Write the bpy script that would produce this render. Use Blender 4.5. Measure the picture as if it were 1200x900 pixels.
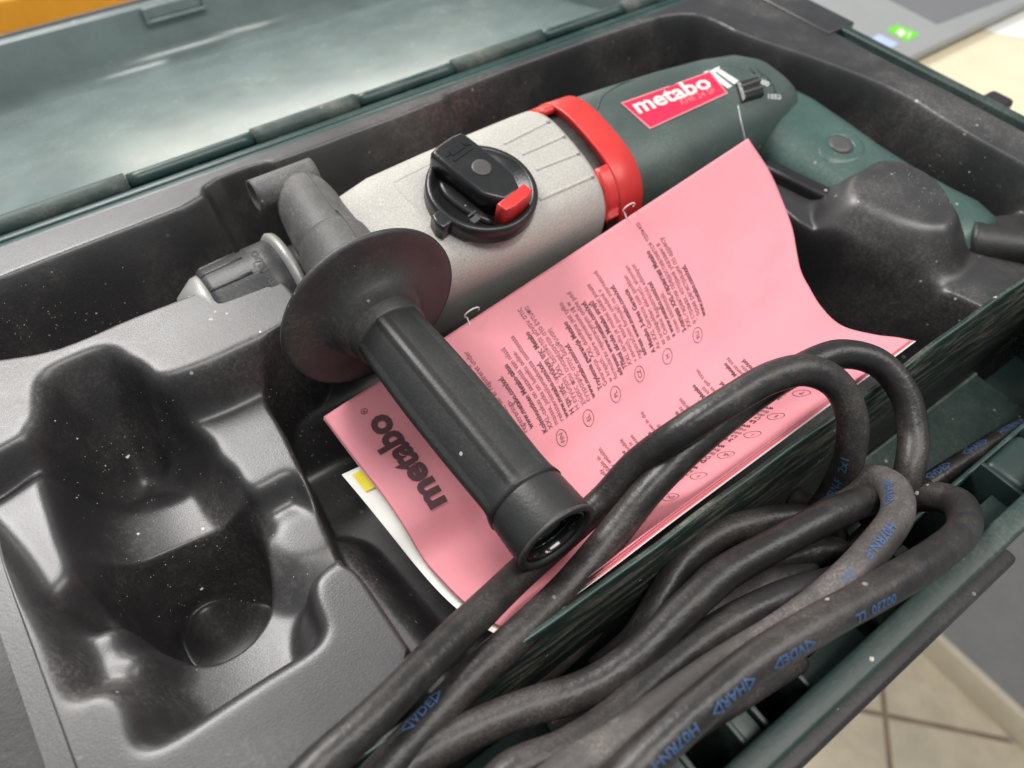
import bpy, bmesh, math, random
import numpy as np
from mathutils import Vector, Matrix, Quaternion
from mathutils.bvhtree import BVHTree
random.seed(4); rng = np.random.default_rng(4)
for o in list(bpy.data.objects): bpy.data.objects.remove(o)
SC = bpy.context.scene; COL = SC.collection
S = 0.007                      # one working unit = 7 mm; the case rim is the plane z = 0
PI = math.pi

# ------------------------------------------------------------------ camera
H = 30.0
RX = np.array([.80517, -.44920, .38714]); RY = np.array([-.59270, -.63689, .49292])
_vx = np.array([2500., -610.]) - [600, 450]; _vy = np.array([-500., -732.]) - [600, 450]
F = math.sqrt(-(_vx @ _vy))
RX = np.array([*_vx, F]); RX /= np.linalg.norm(RX)
RY = np.array([*_vy, F]); RY /= np.linalg.norm(RY)
RZ = np.cross(RX, RY); RZ /= np.linalg.norm(RZ); RY = np.cross(RZ, RX)
ROT = np.array([RX, RY, RZ])
CAM = np.array([0., 0., H])
def ray(px, py): return ROT @ np.array([px-600., py-450., F])
def at(px, py, z=0.):
    d = ray(px, py); return CAM + d*((z-H)/d[2])
def aty(px, py, y):
    d = ray(px, py); return CAM + d*(y/d[1])
def W2(pts, z):                # outline in the plane z
    return [tuple(at(p[0], p[1], p[2] if len(p) > 2 else z)[:2]) for p in pts]
cam_d = bpy.data.cameras.new('camera'); cam = bpy.data.objects.new('camera', cam_d); COL.objects.link(cam)
M = Matrix(((ROT[0,0], -ROT[0,1], -ROT[0,2], 0), (ROT[1,0], -ROT[1,1], -ROT[1,2], 0), (ROT[2,0], -ROT[2,1], -ROT[2,2], H*S), (0,0,0,1)))
cam.matrix_world = M
cam_d.sensor_width = 36; cam_d.lens = F/1200*36
cam_d.clip_start = .01; cam_d.clip_end = 50
cam_d.dof.use_dof = True; cam_d.dof.focus_distance = 37*S
cam_d.dof.aperture_fstop = cam_d.lens/2.6
SC.camera = cam

# ------------------------------------------------------------------ world, lamps, exposure
wd = bpy.data.worlds.new('World'); SC.world = wd; wd.use_nodes = True
bg = wd.node_tree.nodes['Background']; bg.inputs[0].default_value = (.86, .95, 1.0, 1); bg.inputs[1].default_value = .36
def area(name, az, el, dist, sx, sy, power, col, target=(22, 20, 0)):
    l = bpy.data.lights.new(name, 'AREA'); l.shape = 'RECTANGLE'; l.size = sx; l.size_y = sy; l.energy = power; l.color = col
    o = bpy.data.objects.new(name, l); COL.objects.link(o)
    d = Vector((math.cos(el)*math.cos(az), math.cos(el)*math.sin(az), math.sin(el)))
    o.location = Vector(target)*S + d*dist; o.rotation_euler = d.to_track_quat('Z', 'Y').to_euler()
    return o
R = math.radians
area('window_lamp', R(104), R(47), 1.7, .74, .60, 34, (1, .97, .95))
area('ceiling_lamp', R(-85), R(76), 1.7, 1.2, .26, 20, (1, .96, .92))
area('floor_fill_lamp', R(-35), R(60), 2.3, 1.2, .3, 22, (1, .96, .90), (90, -20, 0))  # added lamp out of view: brightens the floor, fills from front right
area('lid_fill_lamp', R(74), R(13), 2.6, 1.6, .6, 14, (1, .93, .80))  # added low lamp, unseen, that puts warm beige patches on the lid
SC.view_settings.view_transform = 'Standard'; SC.view_settings.look = 'None'
SC.view_settings.exposure = -0.12; SC.view_settings.gamma = 1

# ------------------------------------------------------------------ materials
def nodes(m): return m.node_tree.nodes, m.node_tree.links
def mat(name, col, rough=.5, metal=0, dust=0., dustcol=(.42, .40, .37), dscale=9., bump=0., bscale=400., specks=0., streak=False,
        var=.12, coat=0., spec=.5, rvar=.08, scratch=0., grain=0.):
    m = bpy.data.materials.new(name); m.use_nodes = True; N, L = nodes(m); b = N['Principled BSDF']
    b.inputs['Metallic'].default_value = metal; b.inputs['Coat Weight'].default_value = coat
    b.inputs['Specular IOR Level'].default_value = spec
    tc = N.new('ShaderNodeTexCoord'); src = tc.outputs['Object']
    def noise(sc, det=4, rgh=.6, vec=None):
        n = N.new('ShaderNodeTexNoise'); n.inputs['Scale'].default_value = sc; n.inputs['Detail'].default_value = det
        n.inputs['Roughness'].default_value = rgh; L.new(vec or src, n.inputs['Vector']); return n.outputs['Fac']
    def ramp(f, a, b_):
        r = N.new('ShaderNodeMapRange'); r.inputs[1].default_value = a; r.inputs[2].default_value = b_; r.interpolation_type = 'SMOOTHSTEP'
        L.new(f, r.inputs[0]); return r.outputs[0]
    def math_(op, a, b_):
        r = N.new('ShaderNodeMath'); r.operation = op
        for i, v in enumerate((a, b_)):
            if isinstance(v, (int, float)): r.inputs[i].default_value = v
            else: L.new(v, r.inputs[i])
        return r.outputs[0]
    def mix(f, a, b_):
        r = N.new('ShaderNodeMix'); r.data_type = 'RGBA'
        if isinstance(f, (int, float)): r.inputs[0].default_value = f
        else: L.new(f, r.inputs[0])
        for i, v in ((6, a), (7, b_)):
            if isinstance(v, tuple): r.inputs[i].default_value = (*v, 1) if len(v) == 3 else v
            else: L.new(v, r.inputs[i])
        return r.outputs[2]
    c0 = tuple(x*(1-var) for x in col); c1 = tuple(min(1, x*(1+var)) for x in col)
    colr = mix(ramp(noise(30), .3, .7), c0, c1)
    if grain > 0:
        colr = mix(math_('MULTIPLY', ramp(noise(1700, 2, .5), .35, .7), grain), colr, tuple(min(1, x*1.9) for x in col))
    rough_f = math_('ADD', math_('MULTIPLY', noise(55), rvar*2), rough-rvar)
    if dust > 0:
        vec = None
        if streak:
            mp = N.new('ShaderNodeMapping'); mp.inputs['Scale'].default_value = (1.2, 1, 7); mp.inputs['Rotation'].default_value = (0, .5, .2)
            L.new(src, mp.inputs[0]); vec = mp.outputs[0]
        big = ramp(noise(dscale, 5, .65, vec), .42, .75)
        fine = ramp(noise(dscale*45, 3, .7), .40, .72)
        d = math_('MULTIPLY', math_('MULTIPLY', big, math_('ADD', math_('MULTIPLY', fine, .75), .25)), dust)
        colr = mix(d, colr, dustcol)
        rough_f = math_('ADD', rough_f, math_('MULTIPLY', d, .5))
    if scratch > 0:
        mp = N.new('ShaderNodeMapping'); mp.inputs['Scale'].default_value = (14, 90, 30); mp.inputs['Rotation'].default_value = (.3, .2, .7)
        L.new(src, mp.inputs[0])
        sc_ = math_('MULTIPLY', ramp(noise(7, 3, .8, mp.outputs[0]), .66, .78), scratch)
        colr = mix(sc_, colr, (.55, .56, .55))
    if specks > 0:
        v = N.new('ShaderNodeTexVoronoi'); v.inputs['Scale'].default_value = 330; L.new(src, v.inputs['Vector'])
        sp = N.new('ShaderNodeSeparateColor'); L.new(v.outputs['Color'], sp.inputs[0])
        pick = ramp(sp.outputs[0], 1-specks*.30-.001, 1-specks*.30)
        rad = math_('MULTIPLY', math_('POWER', sp.outputs[1], 3.0), .28)
        dot = math_('LESS_THAN', v.outputs['Distance'], rad)
        k = math_('MULTIPLY', math_('MULTIPLY', pick, dot), ramp(noise(16), .42, .66))
        colr = mix(math_('MULTIPLY', k, .8), colr, (.62, .60, .55))
    L.new(colr, b.inputs['Base Color'])
    L.new(rough_f, b.inputs['Roughness'])
    if bump > 0:
        bm_ = N.new('ShaderNodeBump'); bm_.inputs['Strength'].default_value = bump; bm_.inputs['Distance'].default_value = .0006
        L.new(noise(bscale, 3, .6), bm_.inputs['Height']); L.new(bm_.outputs[0], b.inputs['Normal'])
    return m
MT = dict(
 tray=mat('black_tray_plastic', (.021, .020, .021), .39, dust=.34, dustcol=(.36, .33, .31), dscale=16, bump=.10, bscale=1500, specks=.35, rvar=.05, spec=.85, grain=.5),
 case=mat('dark_green_plastic', (.018, .037, .033), .42, dust=.20, dscale=14, bump=.1, bscale=700, specks=.3, scratch=.15),
 wall=mat('scuffed_green_plastic', (.012, .024, .021), .50, dust=1.1, dustcol=(.30, .255, .20), dscale=38, streak=True, bump=.25, bscale=500, specks=.9, scratch=.25),
 lid=mat('teal_lid_plastic', (.16, .205, .20), .24, dust=.12, dustcol=(.5, .48, .42), dscale=7, bump=.03, bscale=300, specks=.5, scratch=.12, spec=.7),
 hinge=mat('dusty_hinge_plastic', (.035, .06, .055), .55, dust=.9, dustcol=(.36, .32, .26), dscale=30, bump=.4, bscale=500, specks=1.2),
 hinge2=mat('green_hinge_plastic', (.02, .05, .047), .38, dust=.15, dscale=30, bump=.1, bscale=500),
 lip=mat('black_lip_plastic', (.022, .021, .021), .5, dust=.2, dscale=20, bump=.2, bscale=700, specks=.3),
 alu=mat('cast_aluminium_paint', (.39, .375, .345), .5, metal=.0, grain=.35, dust=.22, dustcol=(.45, .42, .37), dscale=12, bump=.55, bscale=1500, rvar=.06, var=.05),
 red=mat('red_plastic', (.62, .035, .032), .38, bump=.06, bscale=600, dust=.10, dscale=20, var=.04),
 green=mat('tool_green_plastic', (.052, .076, .069), .42, dust=.26, dustcol=(.35, .38, .36), dscale=14, bump=.30, bscale=1300, scratch=.12, specks=.15),
 soft=mat('soft_green_grip', (.047, .092, .08), .33, dust=.15, dustcol=(.4, .44, .4), dscale=12, bump=.18, bscale=1000, specks=.2),
 knob=mat('black_knob_plastic', (.014, .014, .015), .32, dust=.05, dscale=30, bump=.10, bscale=900, specks=.1),
 knobdot=mat('grey_button_plastic', (.07, .068, .067), .45),
 rubber=mat('grey_rubber', (.070, .068, .067), .5, dust=.55, dustcol=(.40, .39, .37), dscale=22, bump=.35, bscale=600, specks=.4),
 flange=mat('black_rubber_flange', (.034, .033, .032), .46, dust=.38, dustcol=(.30, .28, .26), dscale=18, bump=.2, bscale=700, specks=.3),
 grip=mat('black_rubber_grip', (.022, .022, .022), .46, dust=.10, dustcol=(.30, .29, .28), dscale=20, bump=.2, bscale=900, specks=.12),
 bore=mat('glossy_black_plastic', (.010, .010, .010), .12),
 cable=mat('black_rubber_cable', (.018, .016, .016), .38, dust=.45, dustcol=(.22, .19, .17), dscale=34, bump=.5, bscale=260, specks=.35, scratch=.10),
 cable_dusty=mat('dusty_rubber_cable', (.05, .045, .043), .5, dust=.75, dustcol=(.33, .29, .27), dscale=34, bump=.5, bscale=260, specks=.6, scratch=.15),
 blue=mat('blue_print', (.05, .10, .22), .6, dust=.9, dustcol=(.06, .06, .07), dscale=90, var=.05),
 chuck=mat('chuck_plastic', (.03, .031, .033), .42, dust=.18, dustcol=(.4, .4, .39), dscale=20, bump=.2, bscale=700, specks=.2),
 steel=mat('pale_steel', (.36, .355, .34), .4, metal=.3, dust=.3, dscale=30, bump=.2, bscale=400),
 label=mat('red_label', (.72, .022, .075), .36, var=.03),
 letter=mat('pale_print', (.78, .62, .60), .5, var=.04),
 letter2=mat('faint_print', (.62, .22, .24), .5, var=.04),
 white=mat('white_print', (.62, .64, .60), .5, dust=.4, dustcol=(.2, .22, .2), dscale=60),
 pink=mat('pink_paper', (.69, .262, .302), .62, bump=.22, bscale=260, var=.035, spec=.3),
 pinkedge=mat('deep_pink_paper', (.80, .16, .22), .7, var=.05),
 paper=mat('white_paper', (.76, .76, .72), .6, var=.03),
 yellow=mat('yellow_print', (.80, .66, .05), .6),
 ink=mat('grey_ink', (.085, .035, .042), .7, var=.1),
 ink2=mat('pale_ink', (.17, .065, .075), .7, var=.1),
 wire=mat('white_wire', (.80, .79, .78), .4),
 desk=mat('beige_desk', (.74, .65, .47), .5, var=.03, bump=.03),
 laptop=mat('grey_laptop', (.30, .31, .31), .45, var=.02),
 pad=mat('dark_touchpad', (.17, .17, .18), .4, var=.02),
 sgreen=mat('green_sticker', (.14, .62, .03), .4, var=.02),
 sblue=mat('pale_blue_sticker', (.42, .52, .70), .4, var=.1),
 orange=mat('orange_card', (.85, .38, .03), .5, var=.05),
 tile=mat('beige_floor_tile', (.72, .635, .49), .30, var=.10, bump=.05, bscale=30),
 grout=mat('brown_grout', (.36, .28, .21), .8),
 skirt=mat('cream_skirting', (.85, .76, .60), .5, var=.05),
 panel=mat('grey_panel', (.42, .43, .47), .55, var=.05),
 chip=mat('white_plaster_chip', (.75, .70, .62), .8, bump=.5, bscale=900),
)

# ------------------------------------------------------------------ object helpers
BASE = {}
def tag(o, label=None, cat=None, group=None, kind=None):
    if label: o['label'] = label
    if cat: o['category'] = cat
    if group: o['group'] = group
    if kind: o['kind'] = kind
    return o
def thing(name, base, label, cat, group=None):
    o = bpy.data.objects.new(name, None); COL.objects.link(o); o.empty_display_size = .01
    o.location = Vector(base)*S; BASE[o.name] = np.array(base, float)
    return tag(o, label, cat, group)
def obj(name, V, Fc, m, parent=None, smooth=True, base=None):
    V = np.asarray(V, float)
    b = BASE[parent.name] if parent is not None else (np.array(base, float) if base is not None else V.mean(0)*[1, 1, 0] + [0, 0, V[:, 2].min()])
    me = bpy.data.meshes.new(name); me.from_pydata(((V-b)*S).tolist(), [], Fc if isinstance(Fc, list) else Fc.tolist())
    if isinstance(m, list):
        for k in m: me.materials.append(MT[k])
    else: me.materials.append(MT[m])
    if smooth: me.polygons.foreach_set('use_smooth', [True]*len(me.polygons))
    me.update()
    o = bpy.data.objects.new(name, me); COL.objects.link(o)
    if parent is not None: o.parent = parent
    else: o.location = Vector(b)*S
    BASE[o.name] = b
    return o
def fix(V, Fc, sharp=None):
    bm = bmesh.new(); vs = [bm.verts.new(v) for v in V]
    for f in Fc:
        try: bm.faces.new([vs[i] for i in f])
        except ValueError: pass
    bmesh.ops.recalc_face_normals(bm, faces=bm.faces)
    bm.verts.index_update()
    V = [tuple(v.co) for v in bm.verts]; Fc = [[v.index for v in f.verts] for f in bm.faces]; bm.free(); return V, Fc
def rbox(x0, x1, y0, y1, z0, z1, r=.15, seg=2):
    bm = bmesh.new(); bmesh.ops.create_cube(bm, size=1)
    for v in bm.verts: v.co = Vector((x0+(v.co.x+.5)*(x1-x0), y0+(v.co.y+.5)*(y1-y0), z0+(v.co.z+.5)*(z1-z0)))
    if r > 0: bmesh.ops.bevel(bm, geom=list(bm.edges), offset=r, segments=seg, profile=.5, affect='EDGES')
    bm.verts.index_update(); V = [tuple(v.co) for v in bm.verts]; Fc = [[v.index for v in f.verts] for f in bm.faces]; bm.free()
    return V, Fc
def join(*parts):
    V = []; Fc = []
    for v, f in parts:
        n = len(V); V += [tuple(x) for x in v]; Fc += [[i+n for i in q] for q in f]
    return V, Fc
def xf(VF, rot=None, loc=(0, 0, 0)):
    V, Fc = VF; V = np.asarray(V, float)
    if rot is not None: V = V @ np.array(rot).T
    return (V+np.array(loc)).tolist(), Fc
def rings(R_, close=True, cap=True):
    n = len(R_[0]); V = [tuple(p) for r in R_ for p in r]; Fc = []
    for i in range(len(R_)-1):
        for j in range(n if close else n-1):
            k = (j+1) % n; Fc.append([i*n+j, i*n+k, (i+1)*n+k, (i+1)*n+j])
    if cap:
        Fc.append(list(range(n))[::-1]); Fc.append([(len(R_)-1)*n+j for j in range(n)])
    return fix(V, Fc)
def lathe(prof, axis_o, axis_d, seg=48, close_ends=True):
    """prof: (t, r) pairs; t along axis_d from axis_o"""
    d = np.array(axis_d, float); d /= np.linalg.norm(d); up = np.array([0, 0, 1.]) if abs(d[2]) < .9 else np.array([1., 0, 0])
    a = np.cross(d, up); a /= np.linalg.norm(a); b = np.cross(d, a); o = np.array(axis_o, float)
    R_ = [[o+d*t+r*(a*math.cos(2*PI*j/seg)+b*math.sin(2*PI*j/seg)) for j in range(seg)] for t, r in prof]
    return rings(R_, cap=close_ends)
def prism(poly, z0, z1, r=0., frame=None):
    """poly in 2-D, extruded z0..z1 with a rounded top edge"""
    n = len(poly); P = np.array(poly, float); c = P.mean(0)
    def inset(k): 
        out = []
        for i in range(n):
            a, b, d = P[i-1], P[i], P[(i+1) % n]
            e1 = b-a; e2 = d-b; n1 = np.array([-e1[1], e1[0]])/np.linalg.norm(e1); n2 = np.array([-e2[1], e2[0]])/np.linalg.norm(e2)
            s = n1+n2; s /= max(.3, np.dot(s, s)/2) ** .5 * np.linalg.norm(s)/np.linalg.norm(s); s = (n1+n2)/max(.4, (1+np.dot(n1, n2)))
            out.append(b+s*k*sgn)
        return out
    ar = sum(P[i-1][0]*P[i][1]-P[i][0]*P[i-1][1] for i in range(n)); sgn = 1 if ar > 0 else -1
    R_ = [[(x, y, z0) for x, y in P]]
    steps = [(0, 0)] if r <= 0 else [(r*(1-math.cos(a)), r*(1-math.sin(a))) for a in np.linspace(0, PI/2, 5)]
    for ins, dz in steps: R_.append([(x, y, z1-dz) for x, y in inset(ins)])
    V, Fc = rings(R_)
    if frame is not None: V = (np.array(V) @ np.array(frame[0]).T + np.array(frame[1])).tolist()
    return V, Fc
def chaikin(P, n=2, closed=True):
    P = [np.array(p, float) for p in P]
    for _ in range(n):
        Q = []; m = len(P)
        for i in range(m if closed else m-1):
            a, b = P[i], P[(i+1) % m]; Q += [a*.75+b*.25, a*.25+b*.75]
        if not closed: Q = [P[0]]+Q+[P[-1]]
        P = Q
    return P
def catmull(P, step=.35):
    P = [np.array(p, float) for p in P]; P = [2*P[0]-P[1]]+P+[2*P[-1]-P[-2]]; out = []
    for i in range(1, len(P)-2):
        p0, p1, p2, p3 = P[i-1:i+3]; n = max(2, int(np.linalg.norm(p2-p1)/step))
        t0 = 0; d = lambda a, b: max(1e-3, np.linalg.norm(b-a))**.5
        t1 = t0+d(p0, p1); t2 = t1+d(p1, p2); t3 = t2+d(p2, p3)
        for k in range(n):
            t = t1+(t2-t1)*k/n
            A1 = (t1-t)/(t1-t0)*p0+(t-t0)/(t1-t0)*p1; A2 = (t2-t)/(t2-t1)*p1+(t-t1)/(t2-t1)*p2; A3 = (t3-t)/(t3-t2)*p2+(t-t2)/(t3-t2)*p3
            B1 = (t2-t)/(t2-t0)*A1+(t-t0)/(t2-t0)*A2; B2 = (t3-t)/(t3-t1)*A2+(t-t1)/(t3-t1)*A3
            out.append((t2-t)/(t2-t1)*B1+(t-t1)/(t2-t1)*B2)
    out.append(P[-2]); return np.array(out)
def frames(C):
    T = np.gradient(C, axis=0); T /= np.linalg.norm(T, axis=1)[:, None]
    n = np.cross(T[0], [0, 0, 1.]); n /= np.linalg.norm(n); NN = [n]
    for i in range(1, len(C)):
        n = NN[-1]-T[i]*np.dot(NN[-1], T[i]); n /= np.linalg.norm(n); NN.append(n)
    NN = np.array(NN); return T, NN, np.cross(T, NN)
def tube(C, r, seg=16, cap=True, wob=0.):
    T, N, B = frames(C); m = len(C); rr = np.full(m, r, float) if np.isscalar(r) else np.asarray(r, float)
    if wob: rr = rr*(1+wob*np.sin(np.arange(m)*.21)+wob*.7*np.sin(np.arange(m)*.093+2))
    a = np.linspace(0, 2*PI, seg, endpoint=False)
    V = (C[:, None, :]+rr[:, None, None]*(np.cos(a)[None, :, None]*N[:, None, :]+np.sin(a)[None, :, None]*B[:, None, :]))
    V = V.reshape(-1, 3).tolist(); Fc = []
    for i in range(m-1):
        for j in range(seg):
            k = (j+1) % seg; Fc.append([i*seg+j, i*seg+k, (i+1)*seg+k, (i+1)*seg+j])
    if cap: Fc.append(list(range(seg))[::-1]); Fc.append([(m-1)*seg+j for j in range(seg)])
    return V, Fc
def text2d(s, size=1., bold=0., align='LEFT', spacing=1., res=2, squeeze=1., fine=0.):
    c = bpy.data.curves.new('t', 'FONT'); c.body = s; c.size = size; c.offset = bold*size; c.align_x = align; c.space_character = spacing
    c.resolution_u = res
    o = bpy.data.objects.new('t', c); COL.objects.link(o); bpy.context.view_layer.update()
    me = bpy.data.meshes.new_from_object(o.evaluated_get(bpy.context.evaluated_depsgraph_get()))
    V = [(v.co.x*squeeze, v.co.y) for v in me.vertices]; Fc = [list(p.vertices) for p in me.polygons]
    bpy.data.objects.remove(o); bpy.data.curves.remove(c); bpy.data.meshes.remove(me)
    if fine:                   # short edges only, so that the print follows a curved surface
        bm = bmesh.new(); vs = [bm.verts.new((x, y, 0)) for x, y in V]
        for f in Fc:
            try: bm.faces.new([vs[i] for i in f])
            except ValueError: pass
        bmesh.ops.triangulate(bm, faces=list(bm.faces))
        for _ in range(3):
            long = [e for e in bm.edges if e.calc_length() > fine*size]
            if not long: break
            bmesh.ops.subdivide_edges(bm, edges=long, cuts=1); bmesh.ops.triangulate(bm, faces=[f for f in bm.faces if len(f.verts) > 3])
        bm.verts.index_update(); V = [(v.co.x, v.co.y) for v in bm.verts]; Fc = [[v.index for v in f.verts] for f in bm.faces]; bm.free()
    return V, Fc
def bvh(*objs):
    V = []; Fc = []
    for o in objs:
        n = len(V); b = BASE[o.name]
        V += [Vector(np.array(v.co)/S+b) for v in o.data.vertices]; Fc += [[i+n for i in p.vertices] for p in o.data.polygons]
    return BVHTree.FromPolygons(V, Fc)
def hit(tree, px, py):
    d = Vector(ray(px, py)).normalized(); h, n, _, _ = tree.ray_cast(Vector(CAM), d)
    if h is None:                # just off the silhouette: take the nearest surface point
        g = Vector(aty(px, py, 32.0)); h, n, _, _ = tree.find_nearest(g)
    return (np.array(h), np.array(n if n.dot(d) < 0 else -n))
def homog(q):                  # unit square -> pixel quad (bilinear is enough at this size)
    q = np.array(q, float)
    return lambda u, v: q[0]*(1-u)*(1-v)+q[1]*u*(1-v)+q[2]*u*v+q[3]*(1-u)*v
def lay(tree, pts2, off):      # drop pixel positions onto a surface, lifted by off
    out = []; last = None
    for p in pts2:
        h, n = hit(tree, *p)
        if h is None: h, n = last if last is not None else (at(*p, 0), np.array([0, 0, 1.]))
        last = (h, n); out.append(h+n*off)
    return out
def decal(name, tree, q, m, parent, off=.03, nu=16, nv=10, rc=0.):
    f = homog(q); V = lay(tree, [f(i/nu, j/nv) for j in range(nv+1) for i in range(nu+1)], off)
    Fc = [[j*(nu+1)+i, j*(nu+1)+i+1, (j+1)*(nu+1)+i+1, (j+1)*(nu+1)+i] for j in range(nv) for i in range(nu)]
    return obj(name, V, Fc, m, parent)
def lettering(name, tree, q, s, m, parent, off=.05, bold=.02, u0=0, u1=1, v0=0, v1=1):
    V, Fc = text2d(s, 1, bold); A = np.array(V); mn, mx = A.min(0), A.max(0); f = homog(q)
    P = [f(u0+(x-mn[0])/(mx[0]-mn[0])*(u1-u0), v0+(y-mn[1])/(mx[1]-mn[1])*(v1-v0)) for x, y in A]
    return obj(name, lay(tree, P, off), Fc, m, parent, smooth=False)
def sst(t): t = np.clip(t, 0, 1); return t*t*(3-2*t)

# ------------------------------------------------------------------ surroundings: floor, skirting, panel, desk
ZF = -110.
fl = thing('floor', (70, -10, ZF), None, None); fl['kind'] = 'structure'; 
V, Fc = rbox(0, 93.3, -90, 60, ZF-2, ZF-.6, 0); obj('grout', V, Fc, 'grout', fl, False)
tile_me = None
o0 = at(1037, 838, ZF)[:2]      # a grout crossing
g1 = at(1043, 900, ZF)[:2]-at(1030, 770, ZF)[:2]; g1 /= np.linalg.norm(g1); g2 = np.array([-g1[1], g1[0]])
TS = 43.
for i in range(-2, 3):
    for j in range(-3, 3):
        c = o0+g1*(i+.5)*TS+g2*(j+.5)*TS
        if tile_me is None:
            V, Fc = rbox(-TS/2+.45, TS/2-.45, -TS/2+.45, TS/2-.45, -.6, 0, .12)
            t = obj('floor_tile', [(x, y, z) for x, y, z in V], Fc, 'tile', base=(0, 0, 0), smooth=False); tile_me = t
        else:
            t = tile_me.copy(); COL.objects.link(t)
        t.parent = fl; t.location = (Vector((c[0], c[1], ZF))-Vector(BASE['floor']))*S
        t.rotation_euler = (0, 0, math.atan2(g1[1], g1[0]))
V, Fc = rbox(93.3, 95.2, -120, 60, ZF-.6, ZF+7.0, .5); tag(obj('skirting_board', V, Fc, 'skirt'), 'cream skirting board along the tiled floor at the foot of the grey panel', 'skirting board')
V, Fc = rbox(94.6, 100, -120, 60, ZF-.6, -32, .2); tag(obj('cabinet_panel', V, Fc, 'panel', smooth=False), 'plain grey panel standing behind the cream skirting board', 'panel')
V, Fc = rbox(-60, 230, 4, 190, -21, -17, .4); tag(obj('desk', V, Fc, 'desk', smooth=False), 'beige desk top under the tool case and the laptop', 'desk')

# laptop
lp = thing('laptop', (95, 60, -17), 'grey laptop with green and pale blue stickers on its palm rest', 'laptop')
V, Fc = rbox(62, 134, 41.2, 92, -16.5, -15.4, .35, 3); lbody = obj('body', V, Fc, 'laptop', lp)
pp = [at(*p, -15.37) for p in ((1040, -2), (1098, 28), (1235, -22), (1175, -55))]
V, Fc = prism([tuple(p[:2]) for p in pp], -15.4, -15.34); obj('touchpad', V, Fc, 'pad', lp, False)
for nm, q, m in (('sticker', [(1039, 35), (1052, 29), (1078, 40), (1063, 49)], 'sgreen'), ('sticker', [(1019, 47), (1030, 40), (1053, 51), (1040, 59)], 'sblue')):
    V, Fc = prism([tuple(at(*p, -15.37)[:2]) for p in q], -15.4, -15.35); st = obj(nm, V, Fc, m, lp, False)
    st['label'] = 'bright green square sticker' if m == 'sgreen' else 'pale blue and white sticker'
tr = bvh(lbody)
obj('logo', [at(*p, -15.32) for p in ((1050, 38), (1055, 33), (1062, 38), (1056, 44))], [[0, 1, 2, 3]], 'letter', lp, False)
obj('logo', [at(*p, -15.32) for p in ((1063, 44), (1066, 37), (1068, 38), (1065, 45))], [[0, 1, 2, 3]], 'letter', lp, False)
V, Fc = rbox(64, 70, 50, 54, -17, -16.4, .1); obj('foot', V, Fc, 'lip', lp)
V, Fc = rbox(126, 132, 50, 54, -17, -16.4, .1); obj('foot', V, Fc, 'lip', lp)
ps = [at(*p, -16.95) for p in ((1152, 34), (1200, 12), (1240, 30), (1225, 50), (1166, 40))]
V, Fc = prism([tuple(p[:2]) for p in ps], -16.99, -16.9); tag(obj('paper_sheet', V, Fc, 'paper', smooth=False), 'white sheet of paper lying on the desk beside the laptop', 'paper')
# orange thing beyond the lid
V, Fc = rbox(-30, 27, 97, 130, -17, -9.5, .6, 3); V = (np.array(V)+[0, 0, 0]).tolist()
tag(obj('cardboard_box', V, Fc, 'orange'), 'orange box behind the far rim of the open lid', 'box')

# ------------------------------------------------------------------ the case
case = thing('tool_case', (25, 22, -17), 'dark green plastic tool case lying open on the desk, dusty around the hinges', 'tool case')
shell = join(rbox(-9.6, 58.6, -.2, .5, -17, -.35, .12), rbox(-9.6, 58.6, 43.9, 44.6, -17, -.35, .15),
             rbox(57.75, 58.6, .5, 43.9, -17, .12, .2, 3), rbox(-9.6, 58.6, -.2, 44.6, -17, -16.3, .1))
obj('body', *shell, 'case', case)
obj('side_wall', *rbox(-12.6, -8.9, -.2, 44.6, -17, -3.0, .3), 'lip', case)
obj('compartment_floor', *rbox(-8.9, 47.6, .6, 8.3, -11.8, -11.2, .2, 3), 'case', case)
# partition between tray and cable compartment, its top edge slightly wavy
xs = np.linspace(-8.9, 57.7, 160); R_ = []
for x in xs:
    w = .035*math.sin(x*.37)+.02*math.sin(x*1.1+1); zt = -.02+.02*math.sin(x*.8)
    R_.append([(x, 8.25+w, -16), (x, 8.25+w, zt-.12), (x, 8.33+w, zt), (x, 8.50+w, zt), (x, 8.58+w, zt-.12), (x, 8.58+w, -16)])
pt = obj('partition', *rings(R_), 'wall', case)
obj('edge_highlight', *tube(np.array([r_[2] for r_ in R_])+np.array([0, .02, -.02]), .055, 8), 'soft', pt)  # paler strip put in as the highlight along the partition's top edge
# front shelf, its dividers and sockets
obj('front_rim', *rbox(-9.7, 58.5, -.55, .55, -1.1, -.05, .22, 3), 'case', case)
obj('front_lip', *rbox(-9.8, 28.2, -1.2, -.15, -3.4, -1.3, .25, 2), 'lip', case)
obj('shelf', *join(rbox(-8.9, 10.2, .5, 2.5, -2.2, -1.8, .08), rbox(12.6, 13.6, .5, 2.5, -2.2, -1.8, .08), rbox(16.2, 57, .5, 1.6, -5.6, -5.2, .08), rbox(-8.9, 16.4, 2.35, 2.6, -6, -1.8, .06)), 'case', case)
for x in (10.2, 12.5, 13.7, 16.2, 22.0, 25.6, 29.6, 33.8, 38.5, 43.5):
    obj('rib', *rbox(x, x+.28, .45, 2.6 if x < 20 else 2.95, -8, -1.7 if x < 20 else -3.9, .07), 'case', case)
obj('rail', *rbox(24, 57.7, 2.95, 3.25, -11, -4.9, .1, 2), 'hinge2', case)
obj('dusty_seam', *rbox(20, 47.5, 8.0, 8.22, -11.25, -11.05, .06), 'hinge', case)
obj('latch_pocket', *join(rbox(34.4, 37.8, .6, 2.9, -6.2, -4.2, .4, 3)), 'case', case)
# side latch
obj('latch', *join(rbox(58.5, 64.6, 20.6, 22.6, -3.2, -2.2, .35, 3), rbox(58.4, 60.2, 20.8, 26, -4.0, -2.4, .3, 3)), 'lip', case)
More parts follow.
